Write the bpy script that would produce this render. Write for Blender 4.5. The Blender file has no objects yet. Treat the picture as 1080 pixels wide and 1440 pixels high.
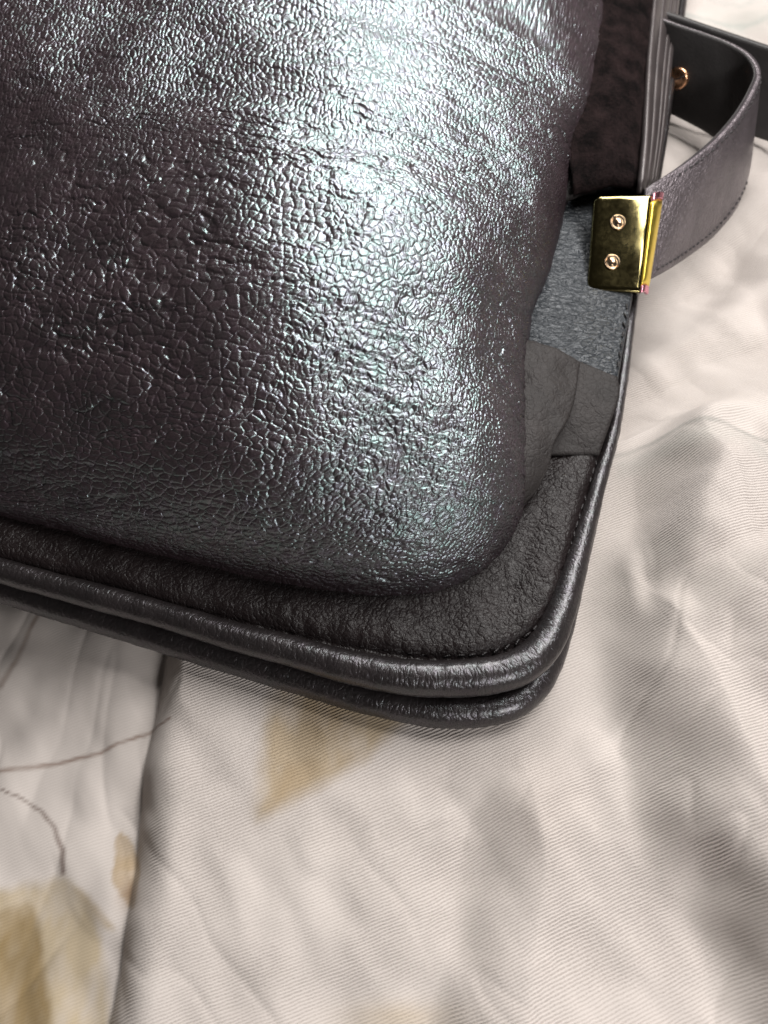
import bpy, math, random
import numpy as np
from mathutils import Vector

# ------------------------------------------------------------------ scene, camera, light
scene = bpy.context.scene
col = scene.collection
MM = 0.001
W, H = 1080.0, 1440.0
TILT = math.radians(30.0)
DIST = 165.0
VHALF = math.radians(29.0)
CAM = np.array([0.0, -DIST * math.sin(TILT), DIST * math.cos(TILT)])
FWD = np.array([0.0, math.sin(TILT), -math.cos(TILT)])
UPV = np.array([0.0, math.cos(TILT), math.sin(TILT)])
RGT = np.array([1.0, 0.0, 0.0])
KPX = math.tan(VHALF) / (H / 2)

cd = bpy.data.cameras.new("camera")
cam = bpy.data.objects.new("camera", cd)
col.objects.link(cam)
cam.location = CAM * MM
cam.rotation_euler = (TILT, 0, 0)
cd.sensor_fit = 'VERTICAL'
cd.sensor_height = 36.0
cd.lens = 18.0 / math.tan(VHALF)
cd.clip_start = 0.005
cd.clip_end = 20.0
cd.dof.use_dof = True
cd.dof.focus_distance = 0.140
cd.dof.aperture_fstop = 36.0
scene.camera = cam

world = bpy.data.worlds.new("World")
scene.world = world
world.use_nodes = True
world.node_tree.nodes["Background"].inputs[0].default_value = (1.0, 0.93, 0.87, 1)
world.node_tree.nodes["Background"].inputs[1].default_value = 0.036


def area_lamp(name, loc, target, along, sx, sy, power, color):
    """rectangular lamp facing target, its long side running as close as it can along a direction"""
    ld = bpy.data.lights.new(name, 'AREA')
    ld.shape = 'RECTANGLE'
    ld.size, ld.size_y = sx, sy
    ld.energy = power
    ld.color = color
    o = bpy.data.objects.new(name, ld)
    col.objects.link(o)
    zc = (Vector(loc) - Vector(target)).normalized()
    xc = Vector(along).cross(zc).normalized()
    yc = zc.cross(xc)
    from mathutils import Matrix
    o.matrix_world = Matrix(((xc.x, yc.x, zc.x, loc[0]), (xc.y, yc.y, zc.y, loc[1]), (xc.z, yc.z, zc.z, loc[2]), (0, 0, 0, 1)))
    return o


area_lamp("window_light", (0.118, 0.20, 0.31), (0.0, 0.02, 0.02), (-0.45, 1.0, -0.22), 0.07, 0.46, 2.95, (1.0, 0.98, 0.95))
area_lamp("rim_highlight_lamp", (0.20, -0.34, 0.25), (0.0, 0.0, 0.01), (0.0, 0.6, 1.0), 0.04, 0.12, 1.0, (1.0, 0.98, 0.96))  # added lamp, pulls the leather highlight down to the pocket's lower rim

vs = scene.view_settings
vs.view_transform = 'Standard'
vs.look = 'None'
vs.exposure = 0.0
vs.gamma = 1.0

rng = np.random.default_rng(7)
random.seed(3)


# ------------------------------------------------------------------ maths helpers
def U(px, py, z):
    """point of the place, at height z (mm), that lies behind a photo pixel"""
    px = np.asarray(px, float); py = np.asarray(py, float); z = np.asarray(z, float)
    dx = (px - W / 2) * KPX
    dy = -(py - H / 2) * KPX
    d = FWD + dx[..., None] * RGT + dy[..., None] * UPV
    t = (z - CAM[2]) / d[..., 2]
    return CAM + d * t[..., None]


def project(p):
    v = p - CAM
    zz = v @ FWD
    return W / 2 + (v @ RGT) / zz / KPX, H / 2 - (v @ UPV) / zz / KPX


def smooth(e0, e1, x):
    t = np.clip((x - e0) / (e1 - e0), 0, 1)
    return t * t * (3 - 2 * t)


def noise2(x, y, seed):
    """smooth value noise in -1..1"""
    r = np.random.default_rng(seed)
    T = r.uniform(-1, 1, (256, 256))
    xi = np.floor(x).astype(int); yi = np.floor(y).astype(int)
    fx = x - xi; fy = y - yi
    fx = fx * fx * fx * (fx * (fx * 6 - 15) + 10); fy = fy * fy * fy * (fy * (fy * 6 - 15) + 10)
    a = T[xi & 255, yi & 255]; b = T[(xi + 1) & 255, yi & 255]
    c = T[xi & 255, (yi + 1) & 255]; d = T[(xi + 1) & 255, (yi + 1) & 255]
    return (a * (1 - fx) + b * fx) * (1 - fy) + (c * (1 - fx) + d * fx) * fy


def fbm(x, y, seed, octs=3):
    s = 0; a = 1.0; n = 0
    for k in range(octs):
        s = s + a * noise2(x * 2 ** k, y * 2 ** k, seed + k); n += a; a *= 0.5
    return s / n


def voronoi(x, y, seed, jit=0.85):
    """F1, F2, a random value and a random tilt per cell"""
    r = np.random.default_rng(seed)
    JX = r.uniform(0.5 - jit / 2, 0.5 + jit / 2, (256, 256)); JY = r.uniform(0.5 - jit / 2, 0.5 + jit / 2, (256, 256))
    RV = r.uniform(0, 1, (256, 256))
    xi = np.floor(x).astype(int); yi = np.floor(y).astype(int)
    f1 = np.full(x.shape, 9.0); f2 = np.full(x.shape, 9.0); rv = np.zeros(x.shape); tl = np.zeros(x.shape)
    T1 = r.uniform(-1, 1, (256, 256)); T2 = r.uniform(-1, 1, (256, 256))
    for i in (-1, 0, 1):
        for j in (-1, 0, 1):
            cx = xi + i; cy = yi + j
            ox = cx + JX[cx & 255, cy & 255] - x; oy = cy + JY[cx & 255, cy & 255] - y
            d = np.hypot(ox, oy)
            near = d < f1
            tl = np.where(near, T1[cx & 255, cy & 255] * ox + T2[cx & 255, cy & 255] * oy, tl)
            f2 = np.where(near, f1, np.minimum(f2, d))
            rv = np.where(near, RV[cx & 255, cy & 255], rv)
            f1 = np.where(near, d, f1)
    return f1, f2, rv, tl


def path_dist(path, X, Y):
    """signed distance to a polyline (positive on its right when walking down the picture) and station 0..1"""
    path = np.asarray(path, float)
    best = np.full(X.shape, 1e9); sg = np.zeros(X.shape); st = np.zeros(X.shape)
    n = len(path) - 1
    for k in range(n):
        a, b = path[k], path[k + 1]
        d = b - a
        L2 = d @ d
        t = ((X - a[0]) * d[0] + (Y - a[1]) * d[1]) / L2
        tc = np.clip(t, 0, 1)
        qx = X - (a[0] + tc * d[0]); qy = Y - (a[1] + tc * d[1])
        dd = np.hypot(qx, qy)
        cr = -(d[0] * (Y - a[1]) - d[1] * (X - a[0]))
        m = dd < best
        best = np.where(m, dd, best)
        sg = np.where(m, np.sign(cr), sg)
        st = np.where(m, (k + tc) / n, st)
    return best * sg, st


def spline(pts, n):
    """n points evenly spread along a Catmull-Rom curve through pts (any dimension)"""
    P = np.asarray(pts, float)
    Q = np.vstack([2 * P[0] - P[1], P, 2 * P[-1] - P[-2]])
    out = []
    for k in range(len(P) - 1):
        p0, p1, p2, p3 = Q[k], Q[k + 1], Q[k + 2], Q[k + 3]
        t = np.linspace(0, 1, 40, endpoint=False)[:, None]
        out.append(0.5 * ((2 * p1) + (-p0 + p2) * t + (2 * p0 - 5 * p1 + 4 * p2 - p3) * t ** 2 + (-p0 + 3 * p1 - 3 * p2 + p3) * t ** 3))
    C = np.vstack(out + [P[-1:]])
    s = np.concatenate([[0], np.cumsum(np.linalg.norm(np.diff(C, axis=0), axis=1))])
    u = np.linspace(0, s[-1], n)
    return np.stack([np.interp(u, s, C[:, i]) for i in range(C.shape[1])], 1)


def px_curve(pts, n):
    """pts: (px, py, z) -> n points in mm"""
    c = spline([tuple(U(p[0], p[1], p[2])) for p in pts], n)
    return c


# ------------------------------------------------------------------ object helpers
BASE = np.array([0.0, 0.0, 0.0])


def mesh_obj(name, verts, faces, mat, parent=None, smooth_shade=True, uv=None, color=None):
    me = bpy.data.meshes.new(name)
    v = (np.asarray(verts, float) - (BASE if parent is not None else 0)) * MM
    f = np.asarray(faces, np.int32)
    nf, k = f.shape
    me.vertices.add(len(v)); me.vertices.foreach_set("co", v.astype(np.float32).ravel())
    me.loops.add(nf * k); me.loops.foreach_set("vertex_index", f.ravel())
    me.polygons.add(nf)
    me.polygons.foreach_set("loop_start", np.arange(0, nf * k, k, dtype=np.int32))
    me.polygons.foreach_set("loop_total", np.full(nf, k, np.int32))
    me.update(calc_edges=True)
    me.validate()
    if smooth_shade:
        me.polygons.foreach_set("use_smooth", np.ones(len(me.polygons), bool))
    if uv is not None:
        l = me.uv_layers.new(name="UVMap")
        l.data.foreach_set("uv", np.asarray(uv, np.float32)[f.ravel()].ravel())
    if color is not None:
        a = me.color_attributes.new("print", 'FLOAT_COLOR', 'POINT')
        c = np.ones((len(v), 4), np.float32); c[:, :color.shape[1]] = color
        a.data.foreach_set("color", c.ravel())
    me.materials.append(mat)
    o = bpy.data.objects.new(name, me)
    col.objects.link(o)
    if parent is not None:
        o.parent = parent
    return o


def grid_faces(nu, nv, off=0, closed=False, flip=False):
    I, J = np.meshgrid(np.arange(nu - 1), np.arange(nv if closed else nv - 1), indexing='ij')
    J2 = (J + 1) % nv
    f = np.stack([I * nv + J, (I + 1) * nv + J, (I + 1) * nv + J2, I * nv + J2], -1).reshape(-1, 4) + off
    return f[:, ::-1] if flip else f


def grid_normals(P):
    du = np.gradient(P, axis=0); dv = np.gradient(P, axis=1)
    n = np.cross(du, dv)
    n /= np.maximum(np.linalg.norm(n, axis=-1, keepdims=True), 1e-12)
    return n


def slab(name, P, thick, mat, parent, up=True, edge=0.3):
    """a sheet of real thickness from a grid of points P (nu,nv,3); rounded lip all round"""
    nu, nv, _ = P.shape
    n = grid_normals(P)
    if (n[..., 2].mean() < 0) == up:
        n = -n
    # arc length coordinates as uv
    su = np.concatenate([[0], np.cumsum(np.linalg.norm(np.diff(P[:, nv // 2], axis=0), axis=1))])
    sv = np.concatenate([[0], np.cumsum(np.linalg.norm(np.diff(P[nu // 2], axis=0), axis=1))])
    uvg = np.stack(np.meshgrid(su, sv, indexing='ij'), -1)
    iu = np.minimum(np.arange(nu), np.arange(nu)[::-1])[:, None]
    iv = np.minimum(np.arange(nv), np.arange(nv)[::-1])[None]
    rim = np.minimum(iu, iv) == 0
    top = P - n * (np.where(rim, thick * edge, 0))[..., None]
    bot = P - n * thick
    V = np.concatenate([top.reshape(-1, 3), bot.reshape(-1, 3)])
    uv = np.concatenate([uvg.reshape(-1, 2)] * 2)
    f1 = grid_faces(nu, nv)
    f2 = grid_faces(nu, nv, nu * nv, flip=True)
    b = [i * nv for i in range(nu)] + [(nu - 1) * nv + j for j in range(1, nv)] + [i * nv + nv - 1 for i in range(nu - 2, -1, -1)] + [j for j in range(nv - 2, 0, -1)]
    b = np.array(b); b2 = np.roll(b, -1)
    f3 = np.stack([b2, b, b + nu * nv, b2 + nu * nv], 1)
    F = np.concatenate([f1, f2, f3])
    # outward orientation
    a = P[0, 0]; fn = np.cross(P[1, 0] - P[0, 0], P[0, 1] - P[0, 0])
    if fn @ n[0, 0] < 0:
        F = F[:, ::-1]
    return mesh_obj(name, V, F, mat, parent, uv=uv)


def ruled(A, B, nv, bulge=0.0, power=1.0):
    t = np.linspace(0, 1, nv)[None, :, None]
    P = A[:, None] * (1 - t) + B[:, None] * t
    P = P.copy()
    P[..., 2] += bulge * (np.sin(np.pi * t[..., 0]) ** power)
    return P


def tube(name, C, rad, mat, parent, ns=28, wob=0.0, seed=1, caps=True):
    n = len(C)
    T = np.gradient(C, axis=0); T /= np.linalg.norm(T, axis=1, keepdims=True)
    upv = np.array([0, 0, 1.0])
    S = np.cross(T, upv); S /= np.linalg.norm(S, axis=1, keepdims=True)
    N = np.cross(S, T)
    rad = np.broadcast_to(rad, (n,))
    L = np.concatenate([[0], np.cumsum(np.linalg.norm(np.diff(C, axis=0), axis=1))])
    th = np.linspace(0, 2 * np.pi, ns, endpoint=False)
    R = rad[:, None] * np.ones((1, ns))
    if wob:
        A = L[:, None] + 0 * th[None]; Bq = np.cos(th)[None] * 2.5 + 0 * L[:, None]; Cq = np.sin(th)[None] * 2.5
        R = R + wob * (fbm(A * 0.9, Bq * 0.7 + Cq * 0.9 + 20, seed, 3) + 0.5 * noise2(A * 0.12, Bq * .1, seed + 9))
    P = C[:, None] + R[..., None] * (np.cos(th)[None, :, None] * S[:, None] + np.sin(th)[None, :, None] * N[:, None])
    V = P.reshape(-1, 3)
    uv = np.stack([np.repeat(L, ns), np.tile(th * rad.mean(), n)], 1)
    F = grid_faces(n, ns, closed=True)
    V = np.concatenate([V, C[:1], C[-1:]]); uv = np.concatenate([uv, [[0, 0], [L[-1], 0]]])
    j = np.arange(ns); j2 = (j + 1) % ns
    k0 = n * ns
    F = np.concatenate([F, np.stack([j, j2, j2 * 0 + k0, j2 * 0 + k0], 1)[:, [0, 1, 2, 2]], np.stack([(n - 1) * ns + j2, (n - 1) * ns + j, j * 0 + k0 + 1, j * 0 + k0 + 1], 1)])
    # degenerate quads -> build with pydata instead
    faces = [tuple(int(q) for q in f) if len(set(f)) == 4 else tuple(dict.fromkeys(int(q) for q in f)) for f in F]
    me = bpy.data.meshes.new(name)
    me.from_pydata([tuple((v - BASE) * MM) for v in V], [], faces)
    me.polygons.foreach_set("use_smooth", np.ones(len(me.polygons), bool))
    l = me.uv_layers.new(name="UVMap")
    idx = np.zeros(len(me.loops), np.int32); me.loops.foreach_get("vertex_index", idx)
    l.data.foreach_set("uv", uv[idx].astype(np.float32).ravel())
    me.materials.append(mat)
    o = bpy.data.objects.new(name, me); col.objects.link(o); o.parent = parent
    return o


# ------------------------------------------------------------------ materials
def new_mat(name):
    m = bpy.data.materials.new(name)
    m.use_nodes = True
    nt = m.node_tree
    return m, nt, nt.nodes["Principled BSDF"]


def nd(nt, typ, **kw):
    n = nt.nodes.new(typ)
    for k, v in kw.items():
        if k in n.inputs:
            n.inputs[k].default_value = v
        else:
            setattr(n, k, v)
    return n


def math_node(nt, op, a, b=None, c=None):
    n = nt.nodes.new('ShaderNodeMath'); n.operation = op
    for i, v in enumerate((a, b, c)):
        if v is None: continue
        if isinstance(v, (int, float)): n.inputs[i].default_value = v
        else: nt.links.new(v, n.inputs[i])
    return n.outputs[0]


def ramp(nt, fac, stops):
    r = nt.nodes.new('ShaderNodeValToRGB')
    e = r.color_ramp.elements
    while len(e) < len(stops): e.new(0.5)
    for q, (p, c) in zip(e, stops):
        q.position = p; q.color = (*c, 1)
    nt.links.new(fac, r.inputs[0])
    return r.outputs[0]


def coords_mm(nt, kind='Object', scale=(1, 1, 1)):
    tc = nt.nodes.new('ShaderNodeTexCoord')
    mp = nt.nodes.new('ShaderNodeMapping')
    s = 1000.0 if kind == 'Object' else 1.0
    mp.inputs['Scale'].default_value = tuple(s * q for q in scale)
    nt.links.new(tc.outputs[kind], mp.inputs['Vector'])
    return mp.outputs[0]


def leather(name, base, metallic=0.6, rough=0.42, grain=1.0, grain_scale=(0.9, 0.9, 0.9), kind='Object',
            coat=0.3, film=0.0, fine=0.02, pebble=True, vary=0.25, depth=0.06, spec=0.5):
    m, nt, b = new_mat(name)
    co = coords_mm(nt, kind, grain_scale)
    # warp
    nz = nd(nt, 'ShaderNodeTexNoise', Scale=0.8, Detail=2.0)
    nt.links.new(co, nz.inputs['Vector'])
    mixv = nt.nodes.new('ShaderNodeVectorMath'); mixv.operation = 'MULTIPLY_ADD'
    nt.links.new(nz.outputs['Color'], mixv.inputs[0]); mixv.inputs[1].default_value = (0.8, 0.8, 0.8)
    nt.links.new(co, mixv.inputs[2])
    h = None
    if pebble:
        vo = nd(nt, 'ShaderNodeTexVoronoi', feature='DISTANCE_TO_EDGE', Scale=1.0)
        nt.links.new(mixv.outputs[0], vo.inputs['Vector'])
        cr = math_node(nt, 'MINIMUM', math_node(nt, 'MULTIPLY', vo.outputs['Distance'], 4.0), 1.0)
        vo2 = nd(nt, 'ShaderNodeTexVoronoi', feature='DISTANCE_TO_EDGE', Scale=2.3)
        nt.links.new(mixv.outputs[0], vo2.inputs['Vector'])
        cr2 = math_node(nt, 'MINIMUM', math_node(nt, 'MULTIPLY', vo2.outputs['Distance'], 5.0), 1.0)
        h = math_node(nt, 'MULTIPLY_ADD', cr2, 0.35, cr)
    fn = nd(nt, 'ShaderNodeTexNoise', Scale=4.5, Detail=4.0, Roughness=0.65)
    nt.links.new(co, fn.inputs['Vector'])
    fh = math_node(nt, 'MULTIPLY', fn.outputs['Fac'], fine / 0.06)
    if h is None:
        h = fh
    else:
        h = math_node(nt, 'ADD', math_node(nt, 'MULTIPLY', h, grain), fh)
    bp = nd(nt, 'ShaderNodeBump', Strength=1.0, Distance=depth * MM)
    nt.links.new(h, bp.inputs['Height'])
    nt.links.new(bp.outputs[0], b.inputs['Normal'])
    big = nd(nt, 'ShaderNodeTexNoise', Scale=0.15, Detail=4.0, Roughness=0.6)
    nt.links.new(co, big.inputs['Vector'])
    lo = tuple(c * (1 - vary) for c in base); hi = tuple(c * (1 + vary) for c in base)
    nt.links.new(ramp(nt, big.outputs['Fac'], [(0.3, lo), (0.7, hi)]), b.inputs['Base Color'])
    b.inputs['Metallic'].default_value = metallic
    b.inputs['Roughness'].default_value = rough
    b.inputs['Coat Weight'].default_value = coat
    b.inputs['Specular IOR Level'].default_value = spec
    b.inputs['Coat Roughness'].default_value = 0.22
    if film:
        b.inputs['Thin Film Thickness'].default_value = film
        b.inputs['Thin Film IOR'].default_value = 1.5
    return m


MAT_POCKET = leather("pearl_leather", (0.085, 0.049, 0.058), metallic=0.65, rough=0.5, pebble=False, fine=0.05, coat=0.1)
def pearl(m, tint, rough, mixf):
    """second, tighter pearl lobe of the metallic finish, cooler than the first"""
    nt = m.node_tree; b = nt.nodes["Principled BSDF"]
    b2 = nt.nodes.new('ShaderNodeBsdfPrincipled')
    nt.links.new(b.inputs['Normal'].links[0].from_socket, b2.inputs['Normal'])
    co = coords_mm(nt, 'Object', (1, 1, 1))
    n = nd(nt, 'ShaderNodeTexNoise', Scale=0.55, Detail=3.0, Roughness=0.7)
    nt.links.new(co, n.inputs['Vector'])
    t = tint
    nt.links.new(ramp(nt, n.outputs['Fac'], [(0.35, (t[0] * 1.08, t[1] * 0.96, t[2] * 1.10)), (0.5, t), (0.65, (t[0] * 0.86, t[1] * 1.06, t[2] * 1.0))]), b2.inputs['Base Color'])
    b2.inputs['Metallic'].default_value = 1.0
    b2.inputs['Roughness'].default_value = rough
    mx = nt.nodes.new('ShaderNodeMixShader'); mx.inputs[0].default_value = mixf
    nt.links.new(b.outputs[0], mx.inputs[1]); nt.links.new(b2.outputs[0], mx.inputs[2])
    out = nt.nodes["Material Output"]
    nt.links.new(mx.outputs[0], out.inputs['Surface'])


MAT_ROLL = leather("piping_leather", (0.042, 0.034, 0.035), metallic=0.6, rough=0.40, grain=0.55, grain_scale=(1.0, 0.85, 1), kind='UV', coat=0.3, depth=0.075)
MAT_FLANGE = leather("flange_leather", (0.0105, 0.0070, 0.0072), metallic=0.0, spec=0.26, rough=0.42, grain=0.8, grain_scale=(0.9, 0.9, 0.9), coat=0.0, depth=0.09)
MAT_GUSSET = leather("blue_grey_leather", (0.026, 0.030, 0.036), metallic=0.2, spec=0.5, rough=0.42, grain=1.1, grain_scale=(0.45, 1.05, 0.9), kind='Object', coat=0.0, vary=0.1, depth=0.13)
MAT_TAB = leather("worn_leather", (0.025, 0.021, 0.0205), metallic=0.1, spec=0.3, rough=0.6, grain=0.5, coat=0.0, depth=0.12)
MAT_STRAP = leather("strap_leather", (0.13, 0.11, 0.12), metallic=0.6, rough=0.40, grain=0.6, grain_scale=(0.9, 0.7, 1), kind='UV', coat=0.3, depth=0.18)
MAT_STRAPIN = leather("strap_lining_leather", (0.030, 0.027, 0.027), metallic=0.1, rough=0.55, grain=0.25, coat=0.05, kind='UV')
MAT_EDGE = leather("painted_edge", (0.065, 0.053, 0.053), metallic=0.35, rough=0.45, grain=0.15, coat=0.2)


def suede(name, base):
    m, nt, b = new_mat(name)
    co = coords_mm(nt, 'Object', (1, 1, 1))
    n1 = nd(nt, 'ShaderNodeTexNoise', Scale=1.6, Detail=6.0, Roughness=0.8)
    nt.links.new(co, n1.inputs['Vector'])
    n2 = nd(nt, 'ShaderNodeTexNoise', Scale=0.25, Detail=3.0)
    nt.links.new(co, n2.inputs['Vector'])
    f = math_node(nt, 'MULTIPLY_ADD', n2.outputs['Fac'], 0.6, math_node(nt, 'MULTIPLY', n1.outputs['Fac'], 0.6))
    nt.links.new(ramp(nt, f, [(0.48, tuple(c * 0.25 for c in base)), (0.74, tuple(c * 2.4 for c in base))]), b.inputs['Base Color'])
    bp = nd(nt, 'ShaderNodeBump', Strength=1.0, Distance=0.0007)
    nt.links.new(n1.outputs['Fac'], bp.inputs['Height']); nt.links.new(bp.outputs[0], b.inputs['Normal'])
    b.inputs['Roughness'].default_value = 0.9
    b.inputs['Sheen Weight'].default_value = 0.0
    b.inputs['Sheen Roughness'].default_value = 0.4
    b.inputs['Specular IOR Level'].default_value = 0.08
    return m


MAT_SUEDE = suede("brown_suede", (0.010, 0.006, 0.006))


def metal(name, base, rough=0.12, bend=0.0004):
    m, nt, b = new_mat(name)
    co = coords_mm(nt, 'Object')
    n1 = nd(nt, 'ShaderNodeTexNoise', Scale=1.2, Detail=4.0, Roughness=0.6)
    nt.links.new(co, n1.inputs['Vector'])
    nt.links.new(ramp(nt, n1.outputs['Fac'], [(0.35, (rough * 0.8,) * 3), (0.7, (rough * 1.2,) * 3)]), b.inputs['Roughness'])
    n3 = nd(nt, 'ShaderNodeTexNoise', Scale=0.13, Detail=0.0)
    nt.links.new(co, n3.inputs['Vector'])
    bp = nd(nt, 'ShaderNodeBump', Strength=1.0, Distance=bend)
    nt.links.new(n3.outputs['Fac'], bp.inputs['Height']); nt.links.new(bp.outputs[0], b.inputs['Normal'])
    b.inputs['Base Color'].default_value = (*base, 1)
    b.inputs['Metallic'].default_value = 1.0
    return m


MAT_GOLD = metal("polished_gold", (0.17, 0.142, 0.065), 0.10)
MAT_BRIGHTGOLD = metal("bright_gold_edge", (0.95, 0.72, 0.13), 0.35, 0.0)
MAT_STEEL = metal("screw_metal", (0.42, 0.30, 0.20), 0.2)
m_, nt_, b_ = new_mat("dark_thread")
b_.inputs['Base Color'].default_value = (0.018, 0.015, 0.016, 1); b_.inputs['Roughness'].default_value = 0.55
wv = nd(nt_, 'ShaderNodeTexWave', Scale=900.0, Distortion=1.0)
bp_ = nd(nt_, 'ShaderNodeBump', Strength=0.5, Distance=0.0001)
tc_ = nt_.nodes.new('ShaderNodeTexCoord'); nt_.links.new(tc_.outputs['Object'], wv.inputs['Vector'])
nt_.links.new(wv.outputs['Fac'], bp_.inputs['Height']); nt_.links.new(bp_.outputs[0], b_.inputs['Normal'])
MAT_THREAD = m_


def cotton():
    m, nt, b = new_mat("printed_twill_cotton")
    tc = nt.nodes.new('ShaderNodeTexCoord')
    mp = nt.nodes.new('ShaderNodeMapping'); mp.inputs['Scale'].default_value = (1, 1, 1)
    nt.links.new(tc.outputs['UV'], mp.inputs['Vector'])
    uv = mp.outputs[0]
    # slow wander of the threads
    nz = nd(nt, 'ShaderNodeTexNoise', Scale=0.35, Detail=3.0)
    nt.links.new(uv, nz.inputs['Vector'])
    wv = nt.nodes.new('ShaderNodeVectorMath'); wv.operation = 'MULTIPLY_ADD'
    nt.links.new(nz.outputs['Color'], wv.inputs[0]); wv.inputs[1].default_value = (0.5, 0.5, 0)
    nt.links.new(uv, wv.inputs[2])
    sp = nt.nodes.new('ShaderNodeSeparateXYZ'); nt.links.new(wv.outputs[0], sp.inputs[0])
    X, Y = sp.outputs[0], sp.outputs[1]
    PITCH = 0.47
    k = 2 * math.pi / PITCH
    wale = math_node(nt, 'SINE', math_node(nt, 'MULTIPLY', Y, k))
    # broken short floats along each wale
    cross = math_node(nt, 'SINE', math_node(nt, 'MULTIPLY', math_node(nt, 'MULTIPLY_ADD', Y, 1.1, X), k * 0.85))
    fz = nd(nt, 'ShaderNodeTexNoise', Scale=3.0, Detail=4.0, Roughness=0.7)
    nt.links.new(uv, fz.inputs['Vector'])
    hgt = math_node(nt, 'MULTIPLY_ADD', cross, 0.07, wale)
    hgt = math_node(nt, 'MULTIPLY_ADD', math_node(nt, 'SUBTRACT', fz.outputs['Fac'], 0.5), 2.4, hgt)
    at = nt.nodes.new('ShaderNodeAttribute'); at.attribute_name = 'print'
    hgt = math_node(nt, 'MULTIPLY', hgt, at.outputs['Alpha'])
    bp = nd(nt, 'ShaderNodeBump', Strength=1.0, Distance=0.00005)
    nt.links.new(hgt, bp.inputs['Height']); nt.links.new(bp.outputs[0], b.inputs['Normal'])
    gap_shade = ramp(nt, math_node(nt, 'MULTIPLY_ADD', hgt, 0.3, 0.5), [(0.2, (0.70, 0.68, 0.67)), (0.55, (1, 1, 1))])  # darker between threads: the weave's occlusion put into the colour
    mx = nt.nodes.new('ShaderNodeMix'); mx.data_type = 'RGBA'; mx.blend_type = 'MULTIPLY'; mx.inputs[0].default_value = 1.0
    nt.links.new(at.outputs['Color'], mx.inputs[6]); nt.links.new(gap_shade, mx.inputs[7])
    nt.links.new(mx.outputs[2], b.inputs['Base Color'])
    b.inputs['Roughness'].default_value = 0.85
    b.inputs['Specular IOR Level'].default_value = 0.25
    b.inputs['Sheen Weight'].default_value = 0.08
    return m


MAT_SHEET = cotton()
pearl(MAT_POCKET, (0.215, 0.280, 0.288), 0.285, 0.47)
pearl(MAT_ROLL, (0.09, 0.10, 0.11), 0.28, 0.22)

# ------------------------------------------------------------------ outlines traced on the bag (px, py)
GROOVE = [(-900, 560), (-500, 676), (-250, 748), (0, 823), (106, 853), (222, 885), (324, 917), (400, 938), (493, 965), (585, 981), (678, 980), (742, 963), (782, 926), (803, 876), (817, 822), (832, 757), (848, 690), (868, 612), (879, 545), (890, 457), (897, 410), (912, 330), (935, 200), (955, 60), (975, -80), (1010, -300)]
LOWER = [(-900, 590), (-500, 705), (-250, 776), (0, 850), (153, 897), (301, 943), (417, 978), (493, 1001), (585, 1021), (631, 1026), (687, 1023), (733, 1010), (768, 980), (789, 942), (806, 886), (820, 825), (835, 758), (850, 690), (870, 612), (881, 545), (892, 457), (899, 410), (914, 330), (937, 200), (957, 60), (977, -80), (1012, -300)]
SEAM = [(-900, 530), (-500, 645), (-250, 716), (0, 788), (139, 820), (231, 848), (370, 880), (437, 896), (539, 916), (631, 926), (701, 920), (752, 892), (782, 850), (798, 806), (815, 748), (838, 672), (858, 604), (867, 545), (876, 457), (884, 410), (898, 330), (921, 200), (941, 60), (961, -80), (996, -300)]

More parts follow.
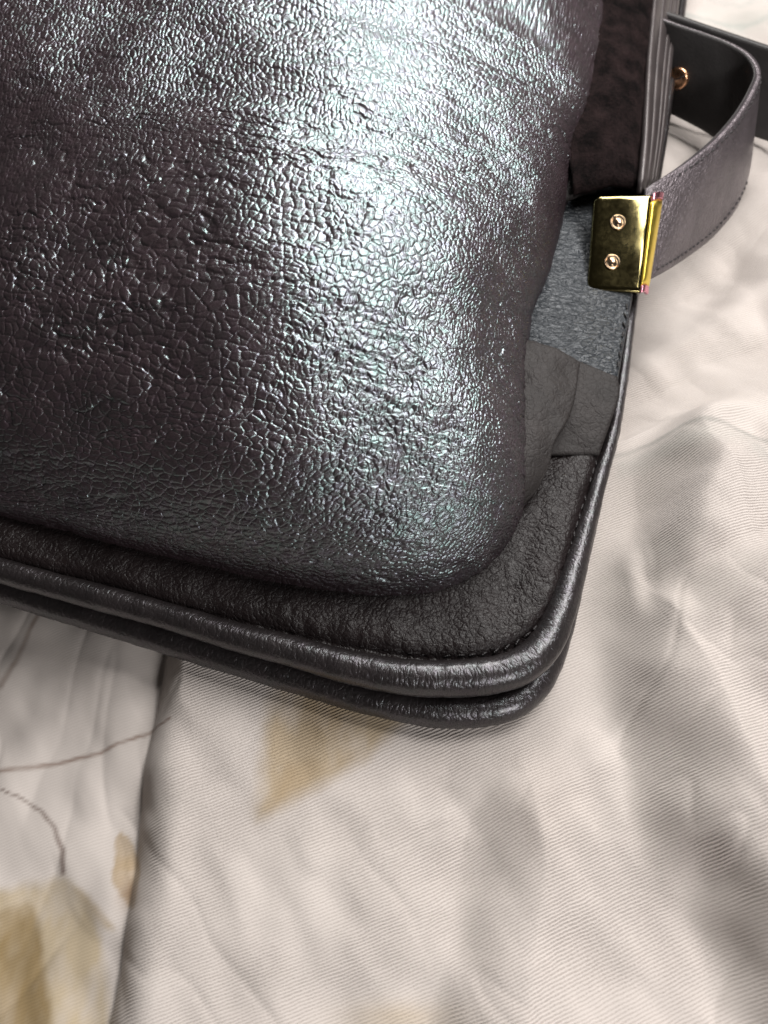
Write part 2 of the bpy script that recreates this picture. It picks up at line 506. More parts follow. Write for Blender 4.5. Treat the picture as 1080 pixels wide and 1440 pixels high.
# ------------------------------------------------------------------ bed sheet
def build_sheet():
    def axis(lo, hi, step, far):
        core = np.arange(lo, hi + step * .5, step)
        a = [lo]; s = step
        while a[-1] > -far: s *= 1.18; a.append(a[-1] - s)
        c = [hi]; s = step
        while c[-1] < far: s *= 1.18; c.append(c[-1] + s)
        return np.concatenate([np.array(a[1:])[::-1], core, np.array(c[1:])])
    xs = axis(-80, 105, 0.38, 420); ys = axis(-92, 150, 0.45, 420)
    X, Y = np.meshgrid(xs, ys, indexing='ij')
    P0 = np.stack([X, Y, 0 * X], -1)
    vz = (P0 - CAM) @ FWD
    px, py = project(P0)
    ok = vz > 20
    px = np.where(ok, px, 540); py = np.where(ok, py, 3000)
    pxc = np.clip(px, -900, 2000); pyc = np.clip(py, -700, 2300)
    wx = pxc + 14 * noise2(pxc / 90, pyc / 90, 51); wy = pyc + 14 * noise2(pxc / 90, pyc / 90, 52)
    h = np.zeros(X.shape)

    def step(path, amp, width, fall, fade=0.12):
        s, st = path_dist(path, wx, wy)
        e = smooth(0, fade, st) * smooth(0, fade, 1 - st)
        up = smooth(-width / 2, width / 2, s)
        dn = np.where(s > 0, np.exp(-np.maximum(s - width / 2, 0) / fall), 1)
        return amp * e * up * dn
    # pleat at the left: the right hand side lies over the left
    s, st = path_dist([(300, 600), (258, 850), (243, 940), (217, 1070), (204, 1160), (195, 1270), (182, 1350), (163, 1440), (120, 1700), (100, 2200)], pxc, pyc)
    low = -7.5 * np.clip((52 - s) / 78, 0, 1) ** 2.2 * np.exp(-np.maximum(-s - 30, 0) / 600) - 8.0 * smooth(25, 420, -s)
    h += low
    s_pleat = s
    h += step([(770, 800), (830, 880), (885, 970), (935, 1085), (985, 1210), (1045, 1370), (1120, 1560)], 13.0, 140, 170)
    h += step([(655, 960), (680, 1090), (705, 1220), (690, 1340), (640, 1500)], 5.5, 120, 150)
    h += step([(860, 600), (890, 700), (930, 800), (990, 900), (1050, 970), (1150, 1040)], 13.0, 160, 140)
    h += step([(1150, 300), (1000, 405), (900, 470), (840, 520)][::-1], -6.5, 80, 130)
    h += step([(1160, 470), (1040, 525), (950, 575), (860, 620)][::-1], -6.0, 90, 120)
    h += step([(1160, 760), (1040, 830), (950, 870), (880, 880)][::-1], -4.5, 80, 110)
    h += step([(1200, 120), (1080, 240), (1000, 300), (900, 360)][::-1], -3.5, 80, 120)
    h += 3.3 * fbm(X / 26, Y / 22, 61, 3) + 0.9 * fbm((X + 0.6 * Y) / 9, (Y - 0.6 * X) / 20, 63, 2) + 0.35 * fbm(X / 7 + Y / 15, Y / 9, 65, 2)
    # small sharp creases in the cloth
    for (an, lx, ly, sd_, am) in ((0.9, 30, 9, 661, 0.7), (2.2, 26, 8, 671, 0.55), (1.5, 34, 10, 681, 0.6)):
        ca, sa = math.cos(an), math.sin(an)
        u = (X * ca + Y * sa) / lx; v = (-X * sa + Y * ca + 3 * noise2(X / 18, Y / 18, sd_ + 3)) / ly
        nz = fbm(u, v, sd_, 2)
        act = smooth(0.0, 0.5, noise2(u * 0.9 + 5, v * 0.5, sd_ + 5))
        h -= 0.5 * am * act * np.exp(-np.abs(nz) / 0.12)
    # the bag presses the cloth flat where it lies
    lo_px = np.array(LOWER, float)
    d, _ = path_dist(lo_px, pxc, pyc)      # walking left -> corner -> up: inside is on one side
    inside_d = np.where(d > 0, d, 0)
    out_d = np.where(d <= 0, -d, 0)
    sgn = path_dist(lo_px, np.array([300.0]), np.array([500.0]))[0][0]
    if sgn < 0:
        inside_d, out_d = np.where(d <= 0, -d, 0), np.where(d > 0, d, 0)
    k = smooth(0, 130, out_d)
    press = np.where(inside_d > 0, np.minimum(h, 0) - 0.25, h * k + np.minimum(h, 0) * (1 - k) - 0.25 * (1 - k))
    h = press
    wv = 0.18 + 0.82 * smooth(-5, 30, s_pleat)
    wv = wv * (0.55 + 0.45 * smooth(-0.35, 0.2, fbm(X / 16, Y / 16, 73, 3)))
    P = np.stack([X, Y, h], -1)
    # ---------------- printed pattern
    base = np.array([0.565, 0.512, 0.480])
    C = np.ones(X.shape + (3,)) * base
    qx = pxc + 5 * fbm(X / 2.5, Y / 2.5, 81, 3); qy = pyc + 5 * fbm(X / 2.5, Y / 2.5, 85, 3)
    mot = fbm(X / 5, Y / 5, 91, 4)
    def lay(mask, colr):
        m = np.clip(mask, 0, 1)[..., None]
        C[:] = C * (1 - m) + np.array(colr) * m
    # faint grey-pink clouds of the print
    lay(0.45 * smooth(-0.1, 0.6, fbm(X / 26 + 3, Y / 30, 95, 3)), (0.56, 0.50, 0.47))

    def leaf(axis_pts, wid, colr, dens, seed):
        s, st = path_dist(axis_pts, qx, qy)
        w = wid * np.sin(np.pi * np.clip(st * 0.96 + 0.02, 0, 1)) ** 0.75
        body = smooth(0, 7, w - np.abs(s)) * smooth(0.0, 0.015, st) * smooth(0, 0.015, 1 - st)
        t = fbm(X / 4 + seed, Y / 4, 100 + seed, 4)
        edge = smooth(16, 3, w - np.abs(s)) * body
        lay(body * np.clip(dens * (0.75 + 0.7 * t), 0, 1), colr)
        lay(edge * 0.25, tuple(c * 0.7 for c in colr))
        vein = smooth(3.0, 0.8, np.abs(s)) * body
        lay(vein * 0.25, tuple(c * 0.6 for c in colr))

    def polygon(pts, colr, dens, soft, seed):
        pts = spline(np.array(pts + [pts[0]], float), 60)
        s, st = path_dist(pts, qx, qy)
        inn = np.zeros(X.shape, bool)
        for k in range(len(pts) - 1):
            (x0, y0), (x1, y1) = pts[k], pts[k + 1]
            cr = ((y0 > qy) != (y1 > qy)) & (qx < (x1 - x0) * (qy - y0) / (y1 - y0 + 1e-9) + x0)
            inn ^= cr
        d = np.where(inn, np.abs(s), -np.abs(s))
        t = fbm(X / 4 + seed, Y / 7, 100 + seed, 4)
        body = smooth(-soft * 0.3, soft, d)
        lay(body * np.clip(dens * (0.95 + 0.75 * t), 0, 1), colr)
        lay(body * smooth(18, 5, d) * 0.25 * np.clip(0.6 + t, 0, 1), tuple(c * 0.6 for c in colr))
    polygon([(385, 930), (366, 1010), (358, 1090), (354, 1155), (372, 1158), (430, 1125), (500, 1085), (560, 1035), (600, 985), (600, 930)], (0.42, 0.335, 0.235), 1.05, 26, 3)
    polygon([(440, 940), (420, 1010), (415, 1060), (470, 1050), (510, 1000), (520, 940)], (0.38, 0.28, 0.17), 0.5, 30, 5)
    polygon([(400, 1070), (372, 1140), (400, 1135), (450, 1090), (440, 1060)], (0.38, 0.28, 0.17), 0.55, 20, 6)
    polygon([(-120, 1250), (-40, 1232), (20, 1222), (65, 1216), (112, 1262), (136, 1340), (142, 1440), (130, 1600), (-120, 1600)], (0.47, 0.385, 0.27), 0.95, 18, 9)
    polygon([(-120, 1300), (-20, 1258), (14, 1252), (30, 1310), (48, 1400), (52, 1600), (-120, 1600)], (0.28, 0.20, 0.10), 0.85, 14, 12)
    polygon([(70, 1225), (110, 1250), (150, 1300), (128, 1300), (95, 1262)], (0.40, 0.31, 0.20), 0.6, 12, 14)
    leaf([(150, 1150), (165, 1225), (180, 1275)], 24, (0.42, 0.31, 0.19), 0.8, 15)
    lay(0.85 * np.exp(-(((qx - 172) / 16) ** 2 + ((qy - 1250) / 20) ** 2)), (0.22, 0.14, 0.08))
    lay(0.55 * np.exp(-(((qx - 560) / 70) ** 2 + ((qy - 1432) / 22) ** 2)), (0.50, 0.40, 0.28))
    lay(0.30 * np.exp(-(((qx - 760) / 60) ** 2 + ((qy - 1130) / 90) ** 2)), (0.46, 0.40, 0.36))

    def line(path, w0, w1, colr, dens):
        s, st = path_dist(path, qx * 0.5 + pxc * 0.5, qy * 0.5 + pyc * 0.5)
        w = w0 + (w1 - w0) * st
        lay(dens * smooth(w * 1.25, w * 0.1, np.abs(s)) * np.clip(0.8 + 0.6 * mot, 0, 1), colr)
    line([(-200, 1075), (-60, 1064), (0, 1058), (60, 1052), (120, 1040), (180, 1022), (235, 1005)], 6.0, 3.0, (0.20, 0.13, 0.10), 0.85)
    line([(-60, 1078), (0, 1102), (30, 1122), (52, 1148), (64, 1180), (62, 1212)], 2.0, 7.0, (0.13, 0.085, 0.07), 0.9)
    line([(-30, 935), (0, 890), (20, 858), (60, 800)], 7.0, 5.0, (0.22, 0.16, 0.13), 0.75)
    line([(860, 640), (900, 634), (950, 634), (1000, 643), (1060, 657), (1150, 675)], 5.0, 5.0, (0.30, 0.29, 0.27), 0.7)
    s, st = path_dist([(880, 655), (960, 656), (1040, 672), (1150, 690)], qx, qy)
    lay(0.45 * smooth(26, 4, np.abs(s)) * np.clip(0.7 + mot, 0, 1), (0.44, 0.43, 0.40))
    # grey sketched leaf beyond the strap, top right
    line([(960, 10), (1010, 25), (1060, 30), (1120, 20)], 5, 4, (0.36, 0.38, 0.36), 0.55)
    line([(1000, -10), (1040, 5), (1100, -5)], 5, 4, (0.36, 0.38, 0.36), 0.5)
    lay(0.4 * np.exp(-(((qx - 1050) / 60) ** 2 + ((qy - 25) / 16) ** 2)), (0.46, 0.48, 0.44))

    # thread coordinates: wales climb to the right
    a = math.radians(22)
    uu = X * math.cos(a) + Y * math.sin(a); vv = -X * math.sin(a) + Y * math.cos(a)
    vv = vv + 0.06 * h + 1.2 * noise2(X / 30, Y / 30, 71)
    uv = np.stack([uu, vv], -1)
    nx, ny = X.shape
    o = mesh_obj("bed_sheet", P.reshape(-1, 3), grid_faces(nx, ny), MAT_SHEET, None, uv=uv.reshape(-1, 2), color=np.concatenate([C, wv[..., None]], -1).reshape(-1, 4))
    o["kind"] = "structure"
    return o


build_sheet()

# ------------------------------------------------------------------ the handbag
BASE = np.append(U(640, 960, 0.0)[:2], 0.0)
bag = bpy.data.objects.new("handbag", None)
bag.location = BASE * MM
col.objects.link(bag)
bag["label"] = "dark pearl grey pebbled leather handbag with padded front pocket lying on printed bedding"
bag["category"] = "handbag"


def mid(a, b, t=0.5):
    return (a[0] * (1 - t) + b[0] * t, a[1] * (1 - t) + b[1] * t)


# resample the three outlines to common stations
NST = 460
g2 = spline(GROOVE, NST); s2 = spline(SEAM, NST); l2 = spline(LOWER, NST)
def z3(c, z):
    return U(c[:, 0], c[:, 1], np.full(len(c), z))


def offset_in(C, d):
    """shift a flat curve sideways (towards the inside of the bag) by d mm"""
    T = np.gradient(C, axis=0); T[:, 2] = 0; T /= np.linalg.norm(T, axis=1, keepdims=True)
    Nn = np.stack([-T[:, 1], T[:, 0], 0 * T[:, 0]], 1)
    return C + Nn * np.asarray(d).reshape(-1, 1)


def resample(C, n):
    s = np.concatenate([[0], np.cumsum(np.linalg.norm(np.diff(C, axis=0), axis=1))])
    u = np.linspace(0, s[-1], n)
    return np.stack([np.interp(u, s, C[:, i]) for i in range(3)], 1)


gz = z3(g2, 5.6)
up_r = np.interp(g2[:, 0], [0, 300, 600, 760], [2.0, 2.2, 2.8, 2.9])
up_r = np.where((g2[:, 1] < 900) & (g2[:, 0] > 740), np.interp(g2[:, 1], [560, 700, 820, 900], [0.95, 1.25, 1.8, 2.9]), up_r)
lo_r = np.where((l2[:, 1] < 930) & (l2[:, 0] > 740), np.interp(l2[:, 1], [560, 700, 820, 930], [1.2, 1.6, 2.1, 2.75]), 2.75)
def sm(a, k=15):
    return np.convolve(np.pad(a, k, mode='edge'), np.ones(2 * k + 1) / (2 * k + 1), 'valid')
up_r = sm(up_r); lo_r = sm(lo_r)
up_c = offset_in(z3(g2, 6.4), up_r * 0.9)
lo_c = offset_in(z3(l2, 1.8), lo_r * 0.98)
up_c[:, 2] = 8.2 + 0.0 * up_r; lo_c[:, 2] = 5.5 - 2.75
tube("front_piping", up_c, up_r, MAT_ROLL, bag, ns=36, wob=0.10, seed=201)
tube("back_piping", lo_c, lo_r, MAT_ROLL, bag, ns=36, wob=0.10, seed=231)

# front panel: the flat rim around the pocket
def spline_idx(pts, per):
    P = np.asarray(pts, float)
    Q = np.vstack([2 * P[0] - P[1], P, 2 * P[-1] - P[-2]])
    out = []
    for k in range(len(P) - 1):
        p0, p1, p2, p3 = Q[k], Q[k + 1], Q[k + 2], Q[k + 3]
        t = np.linspace(0, 1, per, endpoint=False)[:, None]
        out.append(0.5 * ((2 * p1) + (-p0 + p2) * t + (2 * p0 - 5 * p1 + 4 * p2 - p3) * t ** 2 + (-p0 + 3 * p1 - 3 * p2 + p3) * t ** 3))
    return np.vstack(out + [P[-1:]])


INNER = [(-900, 350), (-500, 480), (-250, 560), (0, 640), (130, 680), (220, 705), (350, 735), (420, 750), (500, 760), (560, 755), (600, 740), (630, 710), (640, 690), (650, 670), (660, 630), (670, 590), (680, 560), (690, 530), (700, 457), (705, 410), (715, 330), (735, 200), (750, 60), (760, -80), (780, -300)]
per = 18
so = spline_idx(SEAM, per); si = spline_idx(INNER, per)
so3 = z3(so, 9.3); si3 = z3(si, 9.6)
so3 = so3 - 0.0
grow = so3 - si3; grow /= np.linalg.norm(grow, axis=1, keepdims=True)
so3 = so3 + grow * 0.9
tq = np.linspace(0, 1, 70) ** 1.4
flP = so3[:, None] * (1 - tq[None, :, None]) + si3[:, None] * tq[None, :, None]
dedge = np.linalg.norm(flP - so3[:, None], axis=2)
flP[..., 2] += -1.3 * np.exp(-((dedge - 1.0) / 1.1) ** 2) + 0.5 * np.sin(np.minimum(dedge / 9, 1) * np.pi)
X_, Y_ = flP[..., 0], flP[..., 1]
flP[..., 2] += 0.35 * fbm(X_ / 7, Y_ / 7, 301, 3) + 0.10 * fbm(X_ / 1.6, Y_ / 1.6, 305, 2)
# puckers along the seam
flP[..., 2] += 0.28 * noise2(np.arange(len(so3))[:, None] * 0.55 + 0 * dedge, dedge * 0.4, 309) * np.exp(-dedge / 3.0)
slab("front_panel", flP, 1.2, MAT_FLANGE, bag)

# back panel lying on the sheet
bkP = np.stack([np.concatenate([(offset_in(lo_c, 1.5 + 31 * q))[:, :2], np.full((NST, 1), 1.7)], 1) for q in np.linspace(0, 1, 8)], 1)
slab("back_panel", bkP, 1.2, MAT_FLANGE, bag)

# ---------------- padded pocket
def build_pocket():
    Z0 = 8.8
    A = U(0, 722, 10.0)[:2]; B = U(560, 860, 10.0)[:2]
    ex = (B - A) / np.linalg.norm(B - A)
    ey = np.array([-ex[1], ex[0]])
    R1 = U(846, 20, 24.0)[:2]; R2 = U(771, 600, 18.0)[:2]
    # bag frame origin: corner where the bottom line meets the right line
    d = (R1 - R2) / np.linalg.norm(R1 - R2)
    M = np.array([ex, -d]).T
    k = np.linalg.solve(M, R2 - A)
    O = A + ex * k[0]
    print("POCKET corner", O, "ex", ex, "d", d, "ang", math.degrees(math.acos(ex @ d)))
    RH, RV, HZ = 70.0, 58.0, 35.0        # how far the dome reaches in from the right and bottom edges, its height
    LX, LY = 150.0, 150.0                # pocket size past the corner
    step = 0.125
    # arc lengths, from the flat middle outwards
    ax = np.arange(-(LX - RH), RH * 1.30, step); ay = np.arange(-(LY - RV), RV * 1.30, step)
    # coarser far outside the frame
    ax = np.concatenate([np.linspace(-(LX - RH), -60, 50)[:-1], ax[ax >= -60]])
    ay = np.concatenate([np.linspace(-(LY - RV), -56, 50)[:-1], ay[ay >= -56]])
    Aa, Bb = np.meshgrid(ax, ay, indexing='ij')
    dx = np.maximum(Aa, 0) / RH; dy = np.maximum(Bb, 0) / RV
    q = 2.4 + 2.2 * smooth(0.35, 1.15, np.maximum(dx, dy))
    r = (dx ** q + dy ** q) ** (1 / q)
    rm = 1.27
    th = np.clip(r / rm, 0, 1.12) * math.pi / 2
    # superellipse profile
    s_ = np.sin(th); c_ = np.cos(th)
    hor = np.sign(s_) * np.abs(s_) ** 1.0
    ver = np.sign(c_) * np.abs(c_) ** 0.85
    rr = np.maximum(r, 1e-6)
    x = np.minimum(Aa, 0) + dx / rr * hor * RH
    y = np.minimum(Bb, 0) + dy / rr * hor * RV
    z = Z0 + HZ * ver
    # slow sag of the soft front
    fall = RH - 40.0 - 8.0 * smooth(5, -60, y) - x
    fall = 0.5 * (fall + np.sqrt(fall ** 2 + 26.0 ** 2)) - 8.0
    z = z - 0.21 * fall * smooth(0.0, 0.5, ver) * smooth(-68, 25, y) + 1.5 * fbm(Aa / 22, Bb / 18, 401, 2) * smooth(1.25, 0.8, r)
    # to world: x outwards to the right, y outwards to the bottom
    px_ = O[0] + ex[0] * (x - RH) - d[0] * (y - RV)
    py_ = O[1] + ex[1] * (x - RH) - d[1] * (y - RV)
    P = np.stack([px_, py_, z], -1)
    # the right edge waists in beside the strap plate
    py0 = project(P)[1]
    off = np.interp(py0, [-200, 60, 130, 200, 280, 380, 450, 520, 600, 700, 800], [44, 44, 34, 8, -7, -22, -42, -40, -24, -4, 0])
    P[..., :2] += (ex * 1.0)[None, None] * (off / 8.4 * smooth(0.25, 1.0, Aa / RH))[..., None]
    n = grid_normals(P)
    if n[10, 10, 2] < 0: n = -n
    # ---------------- grain as real relief
    w1 = fbm(Aa / 6, Bb / 6, 411, 3); w2 = fbm(Aa / 6 + 9, Bb / 6, 415, 3)
    j1 = fbm(Aa / 1.3, Bb / 1.3, 416, 2); j2 = fbm(Aa / 1.3 + 7, Bb / 1.3, 418, 2)
    a2 = Aa + 1.1 * w1 + 0.28 * j1; b2 = Bb + 1.1 * w2 + 0.28 * j2
    ppx, ppy = project(P)

    def peb(cx, cy, seed, sharp=0.125, ang=0.0):
        ca, sa = math.cos(ang), math.sin(ang)
        u = (a2 * ca + b2 * sa) / cx; v = (-a2 * sa + b2 * ca) / cy
        f1, f2, rv, tl = voronoi(u, v, seed)
        e = f2 - f1
        return (1 - np.exp(-(e / sharp) ** 1.2)) * (1 + 0.3 * (rv - 0.5)) + 0.38 * tl - 0.15 * f1 ** 2
    tall = peb(0.8, 1.8, 421, ang=-0.12)
    coarse = peb(1.6, 1.3, 431, ang=0.2)
    medium = peb(1.15, 1.1, 441)
    fine = peb(0.85, 0.9, 451)
    f_ = fbm(Aa / 14, Bb / 14, 461, 2)
    m_top = smooth(300, 90, ppy + 70 * f_) 
    m_right = smooth(600, 690, ppx + 30 * f_)
    m_left = smooth(470, 330, ppx - (ppy - 500) * 0.25 + 60 * f_) * smooth(180, 320, ppy)
    g = medium
    g = g * (1 - m_left) + coarse * 0.95 * m_left
    g = g * (1 - m_right) + fine * 0.95 * m_right
    g = g * (1 - m_top) + (tall * 1.0) * m_top
    micro = peb(0.62, 0.62, 471, 0.2)
    relief = 0.185 * g + 0.03 * micro + 0.02 * fbm(a2 / 0.9, b2 / 0.9, 475, 2)
    # creases
    cw = fbm(Aa / 9, Bb / 9, 481, 3)
    def crease(lx, ly, seed, ang, wid):
        """long wandering folds between the rows of pebbles"""
        ca, sa = math.cos(ang), math.sin(ang)
        u = Aa * ca + Bb * sa + 1.2 * w1; v = -Aa * sa + Bb * ca + 1.0 * w2 + 0.5 * j1
        nz = fbm(u / lx, v / ly, seed, 2)
        act = smooth(-0.25, 0.35, noise2(u / (lx * 1.3), v / (ly * 1.6), seed + 7))
        return np.exp(-(nz / wid) ** 2) * act
    c1 = crease(13, 3.4, 491, 0.02, 0.10) * smooth(90, 200, ppy) * smooth(820, 660, ppy)
    c2 = crease(11, 3.6, 495, -0.32, 0.12) * smooth(330, 180, ppx) * smooth(130, 240, ppy)
    c3 = crease(10, 3.0, 499, 0.35, 0.10) * smooth(330, 480, ppx) * smooth(470, 600, ppy)
    relief = relief - (0.10 + 0.16 * smooth(250, 420, ppx)) * c1 - 0.24 * c2 - 0.15 * c3
    rows = crease(5.5, 1.9, 511, 0.03, 0.16) * smooth(60, 190, ppy) * smooth(640, 480, ppy) * smooth(720, 560, ppx)
    rows2 = crease(5.0, 2.0, 517, 0.30, 0.14) * smooth(420, 560, ppy) * smooth(330, 430, ppx)
    relief = relief - 0.25 * rows - 0.15 * rows2
    relief = relief + 0.16 * fbm((Aa + 2 * w1) / 8, (Bb + 1.5 * w2) / 2.6, 505, 2)
    P = P + n * relief[..., None]
    keep = (r[:-1, :-1] < 1.37) & (r[1:, 1:] < 1.37)
    nx, ny = Aa.shape
    F = grid_faces(nx, ny)[keep.ravel()]
    used = np.zeros(nx * ny, bool); used[F.ravel()] = True
    remap = np.cumsum(used) - 1
    V = P.reshape(-1, 3)[used]; F = remap[F]
    # orient upwards
    a, b, c = V[F[0, 0]], V[F[0, 1]], V[F[0, 2]]
    if np.cross(b - a, c - a)[2] < 0: F = F[:, ::-1]
    print("pocket faces", len(F))
    return mesh_obj("front_pocket", V, F, MAT_POCKET, bag)


pocket = build_pocket()

# ---------------- right side: gusset panel, tab, pocket fold, flap
def patch(name, left, right, nu, nv, thick, mat, bulge=0.0, rough=0.0, seed=1, parent=None):
    A = px_curve(left, nu); B = px_curve(right, nu)
    P = ruled(A, B, nv, bulge)
    if rough:
        P[..., 2] += rough * fbm(P[..., 0] / 4, P[..., 1] / 4, seed, 3)
    return slab(name, P, thick, mat, parent if parent is not None else bag)


patch("side_gusset", [(770, 250, 16), (745, 330, 15), (720, 420, 13.5), (700, 500, 12), (690, 560, 11)],
      [(915, 262, 13), (903, 330, 12.5), (890, 420, 12), (876, 500, 11.5), (870, 535, 11)], 60, 50, 1.4, MAT_GUSSET, 0.8, 0.12, 511)
patch("leather_tab", [(735, 480, 12.5), (730, 530, 12.2), (725, 580, 11.4), (715, 640, 10.2)],
      [(868, 528, 12.4), (872, 552, 12.3), (861, 588, 11.6), (843, 640, 9.9)], 50, 40, 0.8, MAT_TAB, 0.3, 0.25, 521)
patch("pocket_gusset", [(725, 470, 15), (715, 540, 15), (705, 620, 15), (700, 700, 14), (630, 770, 7)],
      [(818, 508, 14), (806, 575, 14.5), (782, 622, 14.5), (770, 665, 13.0), (735, 712, 11.0), (640, 760, 7.5)], 70, 40, 1.6, MAT_TAB, 1.2, 0.5, 531)
patch("flap_lining", [(800, -350, 25), (800, -100, 25), (802, 60, 24), (800, 200, 22.5), (806, 272, 20)],
      [(965, -350, 20), (935, -100, 20), (915, 60, 20), (906, 200, 19), (900, 266, 18)], 80, 40, 1.5, MAT_SUEDE, 2.0, 0.8, 541)
patch("pocket_corner_fold", [(790, 150, 21), (785, 210, 20), (780, 270, 18), (770, 300, 16)],
      [(842, 160, 20), (843, 215, 19), (846, 255, 18), (840, 272, 17)], 30, 30, 1.5, MAT_TAB, 1.2, 0.4, 551)

# layered flap edge
for k in range(4):
    f0, f1 = ((0.0, 0.30), (0.31, 0.62), (0.63, 0.80), (0.81, 1.0))[k]
    def at(f, y):
        xl = np.interp(y, [-350, 0, 130, 260, 275], [970, 919, 914, 905, 903])
        xr = np.interp(y, [-350, 0, 130, 230, 275], [1010, 954, 944, 929, 922])
        return (xl * (1 - f) + xr * f, y, 21.0 - 7.0 * f - 0.5 * (f1 - f0) * 0 - (1.5 if y > 250 else 0))
    ys_ = [-350, -100, 60, 180, 250, 272]
    patch("flap_edge_layer", [at(f0, y) for y in ys_], [at(f1, y) for y in ys_], 60, 9, 1.2, MAT_EDGE, (0.10, 0.22, 0.12, 0.2)[k], 0.12, 560 + k)

# ---------------- gold plate with two screws
def plate_point(px, py):
    # plate plane: lower edge near the gusset, upper edge raised
    z = np.interp(py, [260, 415], [22.0, 12.8])
    return U(px, py, z)


def build_plate():
    # outline with rounded corners in plate coordinates
    c = [plate_point(836, 276), plate_point(917, 274), plate_point(901, 411), plate_point(826, 407)]
    N = np.cross(c[1] - c[0], c[3] - c[0]); N /= np.linalg.norm(N)
    if N[2] < 0: N = -N
    def bil(u, v):
        return (c[0] * (1 - u) + c[1] * u) * (1 - v) + (c[3] * (1 - u) + c[2] * u) * v
    def ring(inset, lift, rc):
        out = []
        wmm, hmm = np.linalg.norm(c[1] - c[0]), np.linalg.norm(c[3] - c[0])
        for (cx, cy, a0, rad) in ((0, 0, 180, rc), (1, 0, 270, 0.35), (1, 1, 0, 0.35), (0, 1, 90, rc)):
            rad = max(rad - inset, 0.15)
            for k in range(9):
                a = math.radians(a0 + 90 * k / 8)
                ox = inset + rad if cx == 0 else wmm - inset - rad
                oy = inset + rad if cy == 0 else hmm - inset - rad
                out.append(bil((ox + rad * math.cos(a)) / wmm, (oy + rad * math.sin(a)) / hmm) + N * lift)
        return out
    rings = [ring(0, -1.6, 1.5), ring(0, -0.25, 1.5), ring(0.08, -0.08, 1.5), ring(0.25, 0.0, 1.5), ring(0.9, 0.03, 1.5), ring(2.4, 0.05, 1.5)]
    n = len(rings[0])
    V = [p for r in rings for p in r]
    F = []
    for k in range(len(rings) - 1):
        for j in range(n):
            j2 = (j + 1) % n
            F.append((k * n + j, k * n + j2, (k + 1) * n + j2, (k + 1) * n + j))
    F.append(tuple((len(rings) - 1) * n + j for j in range(n)))
    F.append(tuple(reversed(range(n))))
    me = bpy.data.meshes.new("strap_plate")
    me.from_pydata([tuple((np.array(v) - BASE) * MM) for v in V], [], F)
    import bmesh
    bm = bmesh.new(); bm.from_mesh(me); bmesh.ops.recalc_face_normals(bm, faces=bm.faces); bm.to_mesh(me); bm.free()
    me.polygons.foreach_set("use_smooth", np.ones(len(me.polygons), bool))
    me.materials.append(MAT_GOLD)
    o = bpy.data.objects.new("strap_plate", me); col.objects.link(o); o.parent = bag
    return o, N, c


plate, PN, PC = build_plate()
# bright folded edge of the plate, on the strap side
eA = np.array([plate_point(918, 273) + PN * 0.1, plate_point(901.5, 412) + PN * 0.1])
eB = np.array([U(935, 271, 19.8), U(912.5, 414, 11.0)])
MAT_PINKGLINT = metal("pink_glint_edge", (0.85, 0.36, 0.45), 0.3, 0.0)  # edge tips: iridescent pink reflection put in as base colour
for (f0, f1, mt) in ((0.0, 0.07, MAT_PINKGLINT), (0.075, 0.925, MAT_BRIGHTGOLD), (0.93, 1.0, MAT_PINKGLINT)):
    qa = eA[0] + (eA[1] - eA[0]) * np.linspace(f0, f1, 20)[:, None]
    qb = eB[0] + (eB[1] - eB[0]) * np.linspace(f0, f1, 20)[:, None]
    P = ruled(qa, qb, 12, 0.0)
    P[..., 2] += 0.5 * np.sin(np.linspace(0, np.pi, 12))[None]
    slab("plate_edge", P, 0.7, mt, plate)


def lathe(name, center, N, profile, mat, parent, ns=28, slot=None):
    N = N / np.linalg.norm(N)
    a = np.cross(N, [0, 1, 0]); a /= np.linalg.norm(a); b = np.cross(N, a)
    V, F = [], []
    for (r, h) in profile:
        for k in range(ns):
            t_ = 2 * math.pi * k / ns
            V.append(center + N * h + r * (math.cos(t_) * a + math.sin(t_) * b))
    for i in range(len(profile) - 1):
        for k in range(ns):
            k2 = (k + 1) % ns
            F.append((i * ns + k, i * ns + k2, (i + 1) * ns + k2, (i + 1) * ns + k))
    F.append(tuple((len(profile) - 1) * ns + k for k in range(ns)))
    F.append(tuple(reversed(range(ns))))
    me = bpy.data.meshes.new(name)
    me.from_pydata([tuple((v - BASE) * MM) for v in V], [], F)
    import bmesh
    bm = bmesh.new(); bm.from_mesh(me); bmesh.ops.recalc_face_normals(bm, faces=bm.faces); bm.to_mesh(me); bm.free()
    me.polygons.foreach_set("use_smooth", np.ones(len(me.polygons), bool))
    me.materials.append(mat)
    o = bpy.data.objects.new(name, me); col.objects.link(o); o.parent = parent
    return o


for (sx, sy) in ((868.5, 313), (860.5, 369)):
    lathe("screw", plate_point(sx, sy), PN, [(1.5, -0.3), (1.5, 0.25), (1.36, 0.4), (1.22, 0.3), (1.1, 0.09), (0.85, 0.09), (0.8, 0.3), (0.5, 0.4), (0.05, 0.42)], MAT_STEEL, plate)

